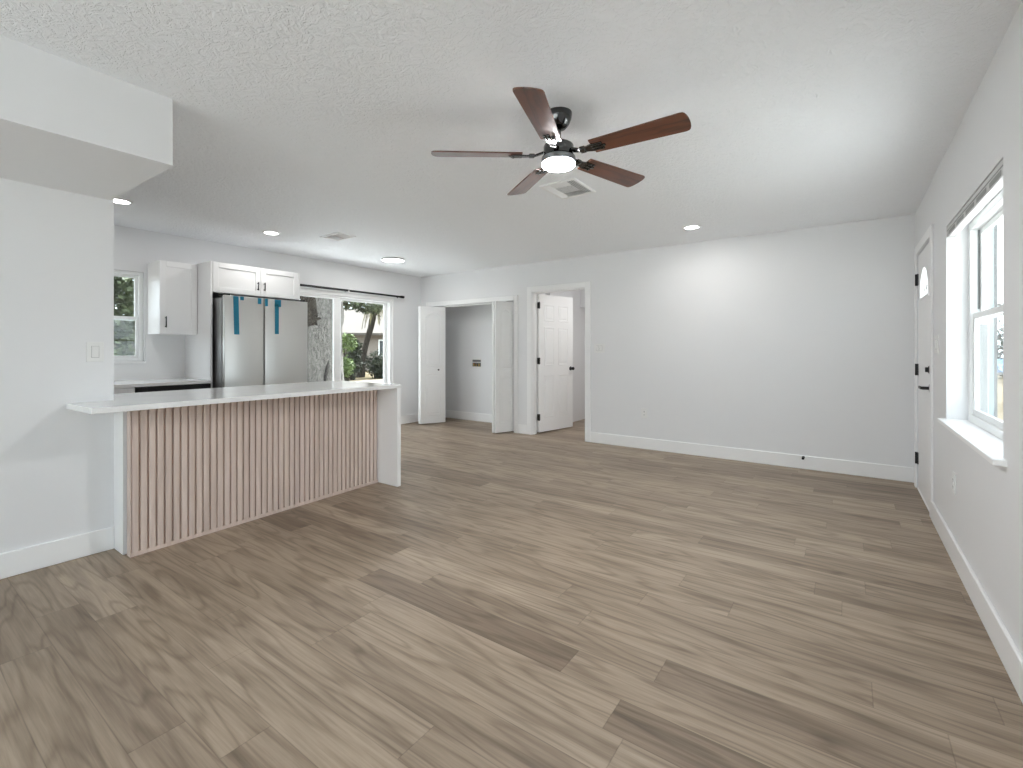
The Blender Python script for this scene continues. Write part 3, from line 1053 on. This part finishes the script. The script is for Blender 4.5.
bo = blade_outline()
bm_ = MB()
bm_.loft([[(x, y, -BT) for x, y in bo], [(x, y, BT) for x, y in bo]])
blade = bm_.build('blade', BLADE, fan, local=True, label='dark walnut fan blade', bevel=0.0015)
blade.location = (0, 0, -0.217)
ib = MB()
ib.loft([[(0.080, -0.016, 0.004), (0.080, 0.016, 0.004), (0.080, 0.016, 0.016), (0.080, -0.016, 0.016)],
         [(0.125, -0.013, -0.010), (0.125, 0.013, -0.010), (0.125, 0.013, 0.000), (0.125, -0.013, 0.000)],
         [(0.165, -0.020, -0.0105), (0.165, 0.020, -0.0105), (0.165, 0.020, -0.0040), (0.165, -0.020, -0.0040)],
         [(0.200, -0.030, -0.0105), (0.200, 0.030, -0.0105), (0.200, 0.030, -0.0040), (0.200, -0.030, -0.0040)]])
for yy in (-0.021, 0.0, 0.021):
    ib.bbox(0.19, 0.262 if yy == 0 else 0.25, yy - 0.0075, yy + 0.0075, -0.0125, -0.0038, 0.003, 2)
    ib.lathe([(0.005, -0.0125), (0.005, -0.0148), (0.002, -0.0155)], (0.236, yy, 0), 12)
ib.bbox(0.125, 0.155, -0.019, 0.019, -0.0145, 0.004, 0.004, 2)
iron = ib.build('blade_bracket', GUN, blade, local=True, smooth=True, label='dark metal blade bracket')
PITCH = math.radians(-12)
blade.rotation_euler = (PITCH, 0, math.radians(1))
for kk in range(1, 5):
    b2 = blade.copy()
    COL.objects.link(b2)
    b2.parent = fan
    b2.rotation_euler = (PITCH, 0, math.radians(1 + 72 * kk))
    i2 = iron.copy()
    COL.objects.link(i2)
    i2.parent = b2
lamp('fan_lamp', 'AREA', (FAN[0], FAN[1], H - 0.286), 8.0, 0.17, color=(1, 1, 1))


# ------------------------------------------------------------------ switches, outlets, small fittings
def wall_plate(name, o, n, up, w, h, kind, label, cat, gangs=1, group=None):
    """a plate at o on a wall with outward normal n (unit, along x or y)"""
    n = Vector(n)
    rz = math.atan2(n.y, n.x) - math.pi / 2     # local +y = outward
    r = empty(name, o, rz, label=label, cat=cat, group=group)
    MB().bbox(-w / 2, w / 2, 0, 0.006, -h / 2, h / 2, 0.003, 2).build('plate', PLATE, r, local=True)
    for g in range(gangs):
        cx = (g - (gangs - 1) / 2) * 0.046
        if kind == 'rocker':
            mb = MB()
            mb.loft([[(cx - 0.0165, 0.0055, -0.033), (cx + 0.0165, 0.0055, -0.033), (cx + 0.0165, 0.0055, 0.033), (cx - 0.0165, 0.0055, 0.033)],
                     [(cx - 0.0155, 0.0075, -0.032), (cx + 0.0155, 0.0075, -0.032), (cx + 0.0155, 0.0125, 0.032), (cx - 0.0155, 0.0125, 0.032)]])
            mb.build('rocker', PLATE, r, local=True)
            MB().box(cx - 0.018, cx + 0.018, 0.0058, 0.0063, -0.0345, 0.0345).build('gap', PLATE_GAP, r, local=True)
        else:
            for zc in (-0.02, 0.02):
                so = MB().bbox(cx - 0.0165, cx + 0.0165, 0.0055, 0.0085, zc - 0.0155, zc + 0.0155, 0.003, 2).build('socket', PLATE, r, local=True)
                MB().box(cx - 0.008, cx - 0.005, 0.0084, 0.0088, zc - 0.004, zc + 0.007).box(cx + 0.005, cx + 0.008, 0.0084, 0.0088, zc - 0.003, zc + 0.006).lathe([(0.0025, 0.0084), (0.0025, 0.0088)], (cx, 0, zc - 0.009), 10, 'y').build('slots', SLOT, so, local=True)
    return r


wall_plate('light_switch', (XN, 0.842, 1.195), (1, 0, 0), 1, 0.080, 0.118, 'rocker', 'light switch on the near left wall above the bar counter', 'light switch')
wall_plate('light_switch', (-2.603, YB, 1.226), (0, -1, 0), 1, 0.150, 0.120, 'rocker', 'double light switch on the back wall beside the doorway', 'light switch', 2)
wall_plate('light_switch', (XR, 4.30, 1.245), (-1, 0, 0), 1, 0.150, 0.122, 'rocker', 'light switch between the front door and the right window', 'light switch', 2)
wall_plate('electrical_outlet', (-2.010, YB, 0.434), (0, -1, 0), 1, 0.078, 0.120, 'outlet', 'white outlet low on the long back wall', 'outlet')
wall_plate('electrical_outlet', (XR, 3.655, 0.445), (-1, 0, 0), 1, 0.078, 0.120, 'outlet', 'white outlet low on the right wall under the window', 'outlet')

ds = empty('door_stop', (-0.358, YB - 0.015, 0.118), 0.0, label='small dark door stop on the back wall baseboard', cat='door stop')
MB().lathe([(0.013, 0.0), (0.013, -0.004), (0.006, -0.006), (0.006, -0.055)], (0, 0, 0), 14, 'y').build('rod', BLACK, ds, local=True, smooth=True)
MB().lathe([(0.006, -0.055), (0.012, -0.056), (0.012, -0.070), (0.008, -0.074)], (0, 0, 0), 14, 'y').build('rubber_tip', BLACKP, ds, local=True, smooth=True)

wb = empty('washer_outlet_box', (-5.11, 6.16, 0.905), 0.0, label='recessed washer outlet box with valves in the laundry closet', cat='outlet box')
mb = MB()
bw, bh = 0.11, 0.15
mb.bbox(-bw, bw, -0.008, 0, 0.0, 0.018, 0.002, 1)
mb.bbox(-bw, bw, -0.008, 0, bh - 0.018, bh, 0.002, 1)
mb.bbox(-bw, -bw + 0.018, -0.008, 0, 0.018, bh - 0.018, 0.002, 1)
mb.bbox(bw - 0.018, bw, -0.008, 0, 0.018, bh - 0.018, 0.002, 1)
mb.bbox(-bw + 0.018, bw - 0.018, -0.008, 0, 0.082, 0.096, 0.002, 1)
mb.build('frame', PLATE, wb, local=True)
MB().box(-bw + 0.018, bw - 0.018, -0.002, -0.0005, 0.018, bh - 0.018).build('cavity', SLOT, wb, local=True, label='dark recess')
for xx, mm in ((-0.05, RED), (0.0, mat('blue_handle', (0.02, 0.05, 0.3), 0.4)), (0.06, PLASTIC_GREY)):
    v = MB().lathe([(0.011, 0.022), (0.011, 0.05), (0.016, 0.052), (0.016, 0.066)], (xx, -0.014, 0), 14).build('valve', BRASS, wb, local=True, smooth=True)
    MB().bbox(xx - 0.018, xx + 0.018, -0.020, -0.008, 0.0665, 0.074, 0.002, 1).build('valve_handle', mm, v, local=True)

bl = empty('blind_headrail', (XR + 0.02, 3.28, 1.90), 0.0, label='slotted grey-white blind headrail along the top of the right window', cat='blind headrail')
MB().bbox(XR + 0.003, XR + 0.040, W2[0] + 0.002, W2[1] - 0.002, 1.900, 1.967, 0.002, 1).build('rail', mat('grey_rail', (0.62, 0.62, 0.62), 0.4), bl)
for i in range(5):
    a = 2.68 + i * 0.25
    MB().box(XR + 0.0018, XR + 0.0032, a, a + 0.19, 1.908, 1.930).build('slot', PLASTIC_GREY, bl, label='dark grey slot')
MB().box(XR + 0.0016, XR + 0.0034, W2[0] + 0.003, W2[1] - 0.003, 1.938, 1.943).build('groove', PLASTIC_GREY, bl)

# ------------------------------------------------------------------ outdoors
GZ = -0.14
struct('ground', MB().box(-60, 60, -40, 60, GZ - 0.1, GZ), ground_mat(), 'brown leaf-littered yard ground outside', 'ground')
struct('bounce_driveway', MB().box(XRO, 22, -14.0, 9.5, GZ, GZ + 0.01).box(-9, XRO, -16, YF - 0.12, GZ, GZ + 0.01), mat('bounce_concrete', (0.62, 0.61, 0.58), 0.95), 'added unseen concrete driveway that bounces sunlight into the room', 'driveway')  # pale ground added out of view to throw sunlight onto the ceiling
struct('bounce_slab', MB().box(-12.5, XKO, 2.2, 9.0, GZ, GZ + 0.014), mat('bounce_patio', (0.56, 0.56, 0.55), 0.95), 'added pale slab outside the sliding door bouncing light into the kitchen', 'patio')  # added out of view to lift the kitchen ceiling with bounced light
struct('exterior_patio', MB().box(-17.0, -12.6, 8.0, 16, GZ, GZ + 0.012), mat('pale_sand', (0.17, 0.155, 0.13), 0.95), 'pale sandy patch in the back yard', 'ground')


def leaves(name, parent, blobs, n, size, m, local=False, droop=0.3, **kw):
    vs, fs = [], []
    for i in range(n):
        cx, cy, cz, rx, ry, rz = random.choice(blobs)
        while True:
            u = Vector((random.uniform(-1, 1), random.uniform(-1, 1), random.uniform(-1, 1)))
            if 0.25 < u.length < 1:
                break
        p = Vector((cx + u.x * rx, cy + u.y * ry, cz + u.z * rz))
        d = Vector((random.gauss(0, 1), random.gauss(0, 1), random.gauss(-droop, 0.7))).normalized()
        s = d.cross(Vector((random.gauss(0, 1), random.gauss(0, 1), random.gauss(0, 1)))).normalized()
        nn = d.cross(s)
        L = size * random.uniform(0.6, 1.3)
        wd = L * 0.28
        b = len(vs)
        vs += [p, p + d * L * 0.5 + s * wd + nn * L * 0.06, p + d * L, p + d * L * 0.5 - s * wd + nn * L * 0.06]
        fs += [(b, b + 1, b + 2), (b, b + 2, b + 3)]
    org = Vector((0, 0, 0)) if parent is None else world_matrix(parent).translation
    me = D.meshes.new(name)
    me.from_pydata([v - org for v in vs], [], fs)
    me.materials.append(m)
    o = D.objects.new(name, me)
    COL.objects.link(o)
    o.parent = parent
    return tag(o, **kw)


def trunk_mesh(mb, path, radii, seg=48, sub=70, amp=0.07, ridge=9, seed=0.0):
    """a lumpy trunk along a path, with bark ridges"""
    pts = [Vector(p) for p in path]
    loops = []
    for i in range(sub + 1):
        t = i / sub * (len(pts) - 1)
        k_ = min(int(t), len(pts) - 2)
        u = t - k_
        u2 = u * u * (3 - 2 * u)
        p = pts[k_].lerp(pts[k_ + 1], u)
        r = radii[k_] + (radii[k_ + 1] - radii[k_]) * u2
        lp = []
        for j in range(seg):
            a = 2 * PI * j / seg
            q = Vector((math.cos(a), math.sin(a), 0))
            w = noise.noise(Vector((q.x * 1.3 + seed, q.y * 1.3, p.z * 0.55)))
            w2 = noise.noise(Vector((q.x * 4 + seed, q.y * 4, p.z * 2.4)))
            w3 = noise.noise(Vector((q.x * 12 + seed, q.y * 12, p.z * 3.5)))
            rr = r * (1 + 0.20 * w + 0.13 * w2 + 0.07 * w3)
            lp.append(p + q * rr)
        loops.append(lp)
    mb.loft(loops)
    return mb


BARK = bark_mat('oak_bark', (0.055, 0.050, 0.043), (0.235, 0.22, 0.20), (20, 20, 7))
BARKD = bark_mat('dark_bark', (0.012, 0.010, 0.008), (0.060, 0.050, 0.040))
ROOTP = (-9.6, 6.10, GZ)
oak = empty('oak_tree', ROOTP, 0.0, label='thick grey oak trunk right outside the sliding door', cat='tree')
mb = MB()
trunk_mesh(mb, [(-9.6, 6.10, GZ - 0.05), (-9.6, 6.10, 0.7), (-9.55, 6.05, 1.5), (-9.5, 6.10, 2.4), (-9.4, 6.25, 4.6)], [0.62, 0.46, 0.44, 0.40, 0.34], seed=3.1)
mb.build('trunk', BARK, oak, smooth=True)
mb = MB()
trunk_mesh(mb, [(-9.45, 5.90, 1.35), (-9.35, 5.74, 1.9), (-9.35, 5.55, 2.7), (-9.4, 5.2, 4.4)], [0.08, 0.14, 0.15, 0.12], seed=8.2)
mb.build('limb', BARKD, oak, smooth=True, label='darker side limb')
mb = MB()
trunk_mesh(mb, [(-9.6, 6.22, 1.45), (-9.6, 6.42, 1.9), (-9.7, 6.55, 2.6), (-9.8, 6.9, 4.4)], [0.10, 0.13, 0.14, 0.11], seed=5.7)
mb.build('limb', BARKD, oak, smooth=True, label='darker side limb')
mb = MB()
mb.lathe([(0.10, 0.0), (0.10, 0.04), (0.085, 0.07), (0.05, 0.06), (0.035, 0.02)], (0, 0, 0), 20, 'x', cap=True)
kn = mb.build('bark_knot', BARKD, oak, local=True, smooth=True, label='round bark knot')
kn.location = (0.36, -0.26, 1.95)
kn.rotation_euler = (0, 0.1, math.radians(-32))
cl = MB()
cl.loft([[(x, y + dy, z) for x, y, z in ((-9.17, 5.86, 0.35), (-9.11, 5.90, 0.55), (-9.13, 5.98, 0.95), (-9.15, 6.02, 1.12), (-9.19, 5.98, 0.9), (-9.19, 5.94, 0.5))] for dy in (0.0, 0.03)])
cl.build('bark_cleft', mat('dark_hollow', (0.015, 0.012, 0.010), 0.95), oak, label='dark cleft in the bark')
LEAF_D = leaf_mat('dark_leaves', (0.008, 0.012, 0.006), (0.038, 0.048, 0.022))
LEAF_M = leaf_mat('mid_leaves', (0.022, 0.032, 0.013), (0.095, 0.115, 0.055), 2.0)
LEAF_L = leaf_mat('light_leaves', (0.045, 0.075, 0.016), (0.13, 0.18, 0.045), 2.0)
LEAF_T = leaf_mat('tan_fronds', (0.07, 0.06, 0.025), (0.24, 0.21, 0.11), 2.0)
leaves('foliage', oak, [(-9.8, 7.6, 4.2, 1.6, 1.8, 1.0), (-9.4, 5.0, 4.6, 1.6, 1.6, 0.8), (-11.0, 8.6, 3.6, 1.2, 1.2, 0.8)], 2600, 0.16, LEAF_D)

bt = empty('broadleaf_tree', (-16.0, 9.6, GZ), 0.0, label='green branch of a tree hanging behind the oak trunk', cat='tree')
trunk = MB()
trunk_mesh(trunk, [(-16.0, 9.6, GZ - 0.05), (-16.0, 9.65, 1.5), (-15.9, 9.8, 3.2), (-15.8, 10.2, 4.6)], [0.22, 0.18, 0.15, 0.1], 24, 40, seed=1.0)
trunk.build('trunk', BARKD, bt, smooth=True)
br = MB()
br.tube([(-15.9, 9.8, 3.1), (-15.5, 10.6, 3.0), (-15.1, 11.5, 2.75), (-14.9, 12.1, 2.5)], [0.07, 0.055, 0.035, 0.012], 8)
br.build('branch', BARKD, bt, smooth=True)
leaves('foliage', bt, [(-15.4, 10.9, 3.05, 0.7, 0.6, 0.35), (-15.1, 11.6, 2.9, 0.6, 0.6, 0.28), (-15.0, 11.9, 3.4, 0.9, 0.9, 0.3), (-15.8, 10.2, 4.4, 1.2, 1.2, 0.6)], 2600, 0.14, LEAF_M)

# leaning palm
PB = Vector((-19.37, 14.44, GZ))
palm = empty('palm_tree', PB, 0.0, label='leaning palm with drooping pale fronds in the back yard', cat='tree')
pp = [PB + Vector(v) for v in ((0, 0, -0.05), (0.10, 0.06, 0.8), (0.22, 0.16, 1.57), (0.42, 0.34, 2.5), (0.62, 0.52, 3.9))]
mb = MB()
trunk_mesh(mb, pp, [0.22, 0.15, 0.14, 0.14, 0.17], 20, 50, seed=4.0)
mb.build('trunk', BARKD, palm, smooth=True)


def frond(mb, base, az, up, L, droop):
    n = 14
    prev = None
    for i in range(n):
        s = i / (n - 1)
        r = L * (1 - (1 - s) ** 1.3)
        p = base + Vector((math.cos(az) * r * 0.7, math.sin(az) * r * 0.7, up * s - droop * s * s))
        if prev is not None:
            d = (p - prev).normalized()
            sd_ = d.cross(Vector((0, 0, 1))).normalized()
            wl = 0.26 * math.sin(PI * min(1, 0.12 + s * 0.9))
            for q in (-1, 1):
                a, b = prev, p
                tip = (a + b) / 2 + sd_ * q * wl + d * 0.25 + Vector((0, 0, -wl * 0.55))
                vs = [mb.bm.verts.new(v) for v in (a, b, tip)]
                mb.bm.faces.new(vs)
            mb.tube([prev, p], 0.015, 5)
        prev = p


gm, tm = MB(), MB()
for i in range(12):
    frond(gm, pp[-1], i * 2 * PI / 12 + 0.2, 0.8, 1.7, 1.0 + 0.5 * random.random())
for i in range(11):
    frond(tm, pp[-1] - Vector((0, 0, 0.1)), i * 2 * PI / 11, 0.1, 1.0, 1.1 + 0.9 * random.random())
gm.build('green_fronds', LEAF_M, palm, label='green fronds')
tm.build('dry_fronds', LEAF_T, palm, label='pale dry hanging fronds')


def shrub(name, loc, blobs, n, size, m, label, stems=5):
    r = empty(name, loc, 0.0, label=label, cat='shrub')
    mb = MB()
    for i in range(stems):
        a = 2 * PI * i / stems
        b = random.choice(blobs)
        base = Vector(loc) + Vector((0.08 * math.cos(a), 0.08 * math.sin(a), -0.03))
        top = Vector((b[0] + b[3] * 0.4 * math.cos(a), b[1] + b[4] * 0.4 * math.sin(a), b[2] + b[5] * 0.4))
        mb.tube([base, base.lerp(top, 0.5) + Vector((0, 0, 0.1)), top], [0.035, 0.025, 0.012], 6)
    mb.build('stems', BARKD, r)
    leaves('foliage', r, blobs, n, size, m)
    return r


shrub('dark_shrub', (-17.9, 12.95, GZ), [(-17.9, 12.95, 0.6, 0.36, 0.36, 0.7), (-17.95, 13.1, 1.2, 0.28, 0.28, 0.5)], 1500, 0.13, LEAF_D, 'dark leafy shrub left of the palm trunk')
shrub('pale_shrub', (-17.2, 12.15, GZ), [(-17.26, 12.22, 1.5, 0.40, 0.40, 0.40), (-17.1, 12.0, 0.5, 0.36, 0.36, 0.42)], 1300, 0.13, LEAF_L, 'bright yellow-green shrub next to the oak trunk')
shrub('dark_shrub', (-18.0, 14.35, GZ), [(-18.0, 14.3, 0.55, 0.55, 0.5, 0.62), (-17.9, 14.6, 0.3, 0.5, 0.5, 0.45)], 1700, 0.13, LEAF_D, 'low dark shrub right of the palm trunk')

# neighbouring house
hs = empty('neighbour_house', (-25.2, 19.2, GZ), math.radians(52), label='low neighbouring house with pale roof behind the back yard', cat='house')
MB().box(-9, 9, 0, 8, 0, 2.35).build('walls', paint('house_wall', (0.22, 0.19, 0.165), 0.8), hs, local=True)
rf = MB()
rf.loft([[(-9.6, -0.7, 2.25), (9.6, -0.7, 2.25), (9.6, -0.7, 2.40), (-9.6, -0.7, 2.40)],
         [(-9.6, 4, 4.1), (9.6, 4, 4.1), (9.6, 4, 4.3), (-9.6, 4, 4.3)],
         [(-9.6, 8.7, 2.25), (9.6, 8.7, 2.25), (9.6, 8.7, 2.40), (-9.6, 8.7, 2.40)]])
rf.build('roof', paint('house_roof', (0.095, 0.083, 0.072), 0.9, 4, 0.5), hs, local=True)
for xx in (-4, 1.5, 5.5):
    wf = MB().bbox(xx - 0.7, xx + 0.7, -0.05, 0.0, 0.9, 2.0, 0.01, 1).build('window', VINYL, hs, local=True)
    MB().box(xx - 0.62, xx + 0.62, -0.055, -0.0505, 0.98, 1.92).build('pane', mat('dark_pane', (0.03, 0.035, 0.04), 0.1), wf, local=True)

# foliage and fence seen through the kitchen window
shrub('tall_bush', (-9.8, 2.3, GZ), [(-9.8, 1.9, 2.4, 1.0, 1.3, 1.5), (-9.8, 3.0, 2.6, 0.9, 1.0, 1.4), (-9.6, 2.2, 0.9, 0.7, 1.1, 0.7)], 8500, 0.125, LEAF_M, 'tall green bush outside the kitchen window')
shrub('tall_bush', (-13.8, 3.2, GZ), [(-13.8, 3.2, 3.0, 0.9, 2.6, 1.9)], 6000, 0.18, LEAF_D, 'dark foliage rising over the board fence outside the kitchen window')
fe = empty('wooden_fence', (-11.9, 2.4, GZ), 0.0, label='weathered board fence beyond the kitchen window', cat='fence')
FW = grass_wood('fence_wood', (0.07, 0.055, 0.045), (0.16, 0.135, 0.11))
mb = MB()
for i in range(48):
    a = -1.6 + i * 0.152
    mb.box(-11.92, -11.90, a, a + 0.14, GZ + 0.02, 1.75 + 0.02 * math.sin(i * 2.3))
mb.build('boards', FW, fe)
mb = MB().box(-11.97, -11.921, -1.6, 5.7, 0.3, 0.39).box(-11.97, -11.921, -1.6, 5.7, 1.3, 1.39)
mb.build('rails', FW, fe)
for a in (-1.5, 0.9, 3.3, 5.6):
    MB().box(-12.06, -11.971, a, a + 0.09, GZ - 0.05, 1.8).build('post', FW, fe)

# the street side, seen past the edge of the right window
car = empty('parked_car', (7.2, 27.0, GZ), 0.0, label='blue car parked beyond the added driveway', cat='car')
CB = mat('blue_car_paint', (0.01, 0.17, 0.42), 0.25, 0.2, coat=0.6)


def car_section(x, zt, hw, zb):
    return [(x, -hw, zb), (x, -hw * 1.02, zb + (zt - zb) * 0.55), (x, -hw * 0.9, zt - 0.04), (x, -hw * 0.7, zt), (x, hw * 0.7, zt), (x, hw * 0.9, zt - 0.04), (x, hw * 1.02, zb + (zt - zb) * 0.55), (x, hw, zb)]


mb = MB().loft([car_section(-2.2, 0.75, 0.72, 0.42), car_section(-2.1, 0.95, 0.82, 0.32), car_section(-1.2, 1.02, 0.88, 0.26), car_section(0.9, 1.02, 0.88, 0.26), car_section(1.9, 0.92, 0.84, 0.30), car_section(2.2, 0.70, 0.74, 0.42)])
mb.build('car_body', CB, car, local=True, smooth=True)
mb = MB().loft([[(-1.75, -0.72, 1.0), (1.15, -0.74, 1.0), (1.15, 0.74, 1.0), (-1.75, 0.72, 1.0)], [(-1.25, -0.56, 1.46), (0.35, -0.58, 1.48), (0.35, 0.58, 1.48), (-1.25, 0.56, 1.46)]])
mb.build('cabin', mat('car_glass', (0.02, 0.025, 0.03), 0.08), car, local=True)
MB().bbox(-1.28, 0.38, -0.6, 0.6, 1.461, 1.51, 0.02, 2).build('car_roof', CB, car, local=True)
TYRE = mat('tyre', (0.02, 0.02, 0.02), 0.8)
for xx in (-1.35, 1.35):
    for yy in (-0.86, 0.86):
        wh = MB().lathe([(0.20, yy - 0.1), (0.32, yy - 0.1), (0.335, yy - 0.06), (0.335, yy + 0.06), (0.32, yy + 0.1), (0.20, yy + 0.1)], (xx, 0, 0.335), 24, 'y').build('wheel', TYRE, car, local=True, smooth=True)
        MB().lathe([(0.195, yy - 0.105), (0.195, yy + 0.105)], (xx, 0, 0.335), 20, 'y').build('hubcap', CHROME, wh, local=True)
shrub('street_hedge', (8.0, 32.0, GZ), [(8.0 + i * 1.6 - 3.2, 32.0, 1.2, 1.3, 0.9, 1.5) for i in range(5)], 5200, 0.22, LEAF_D, 'dark hedge behind the parked blue car', 9)
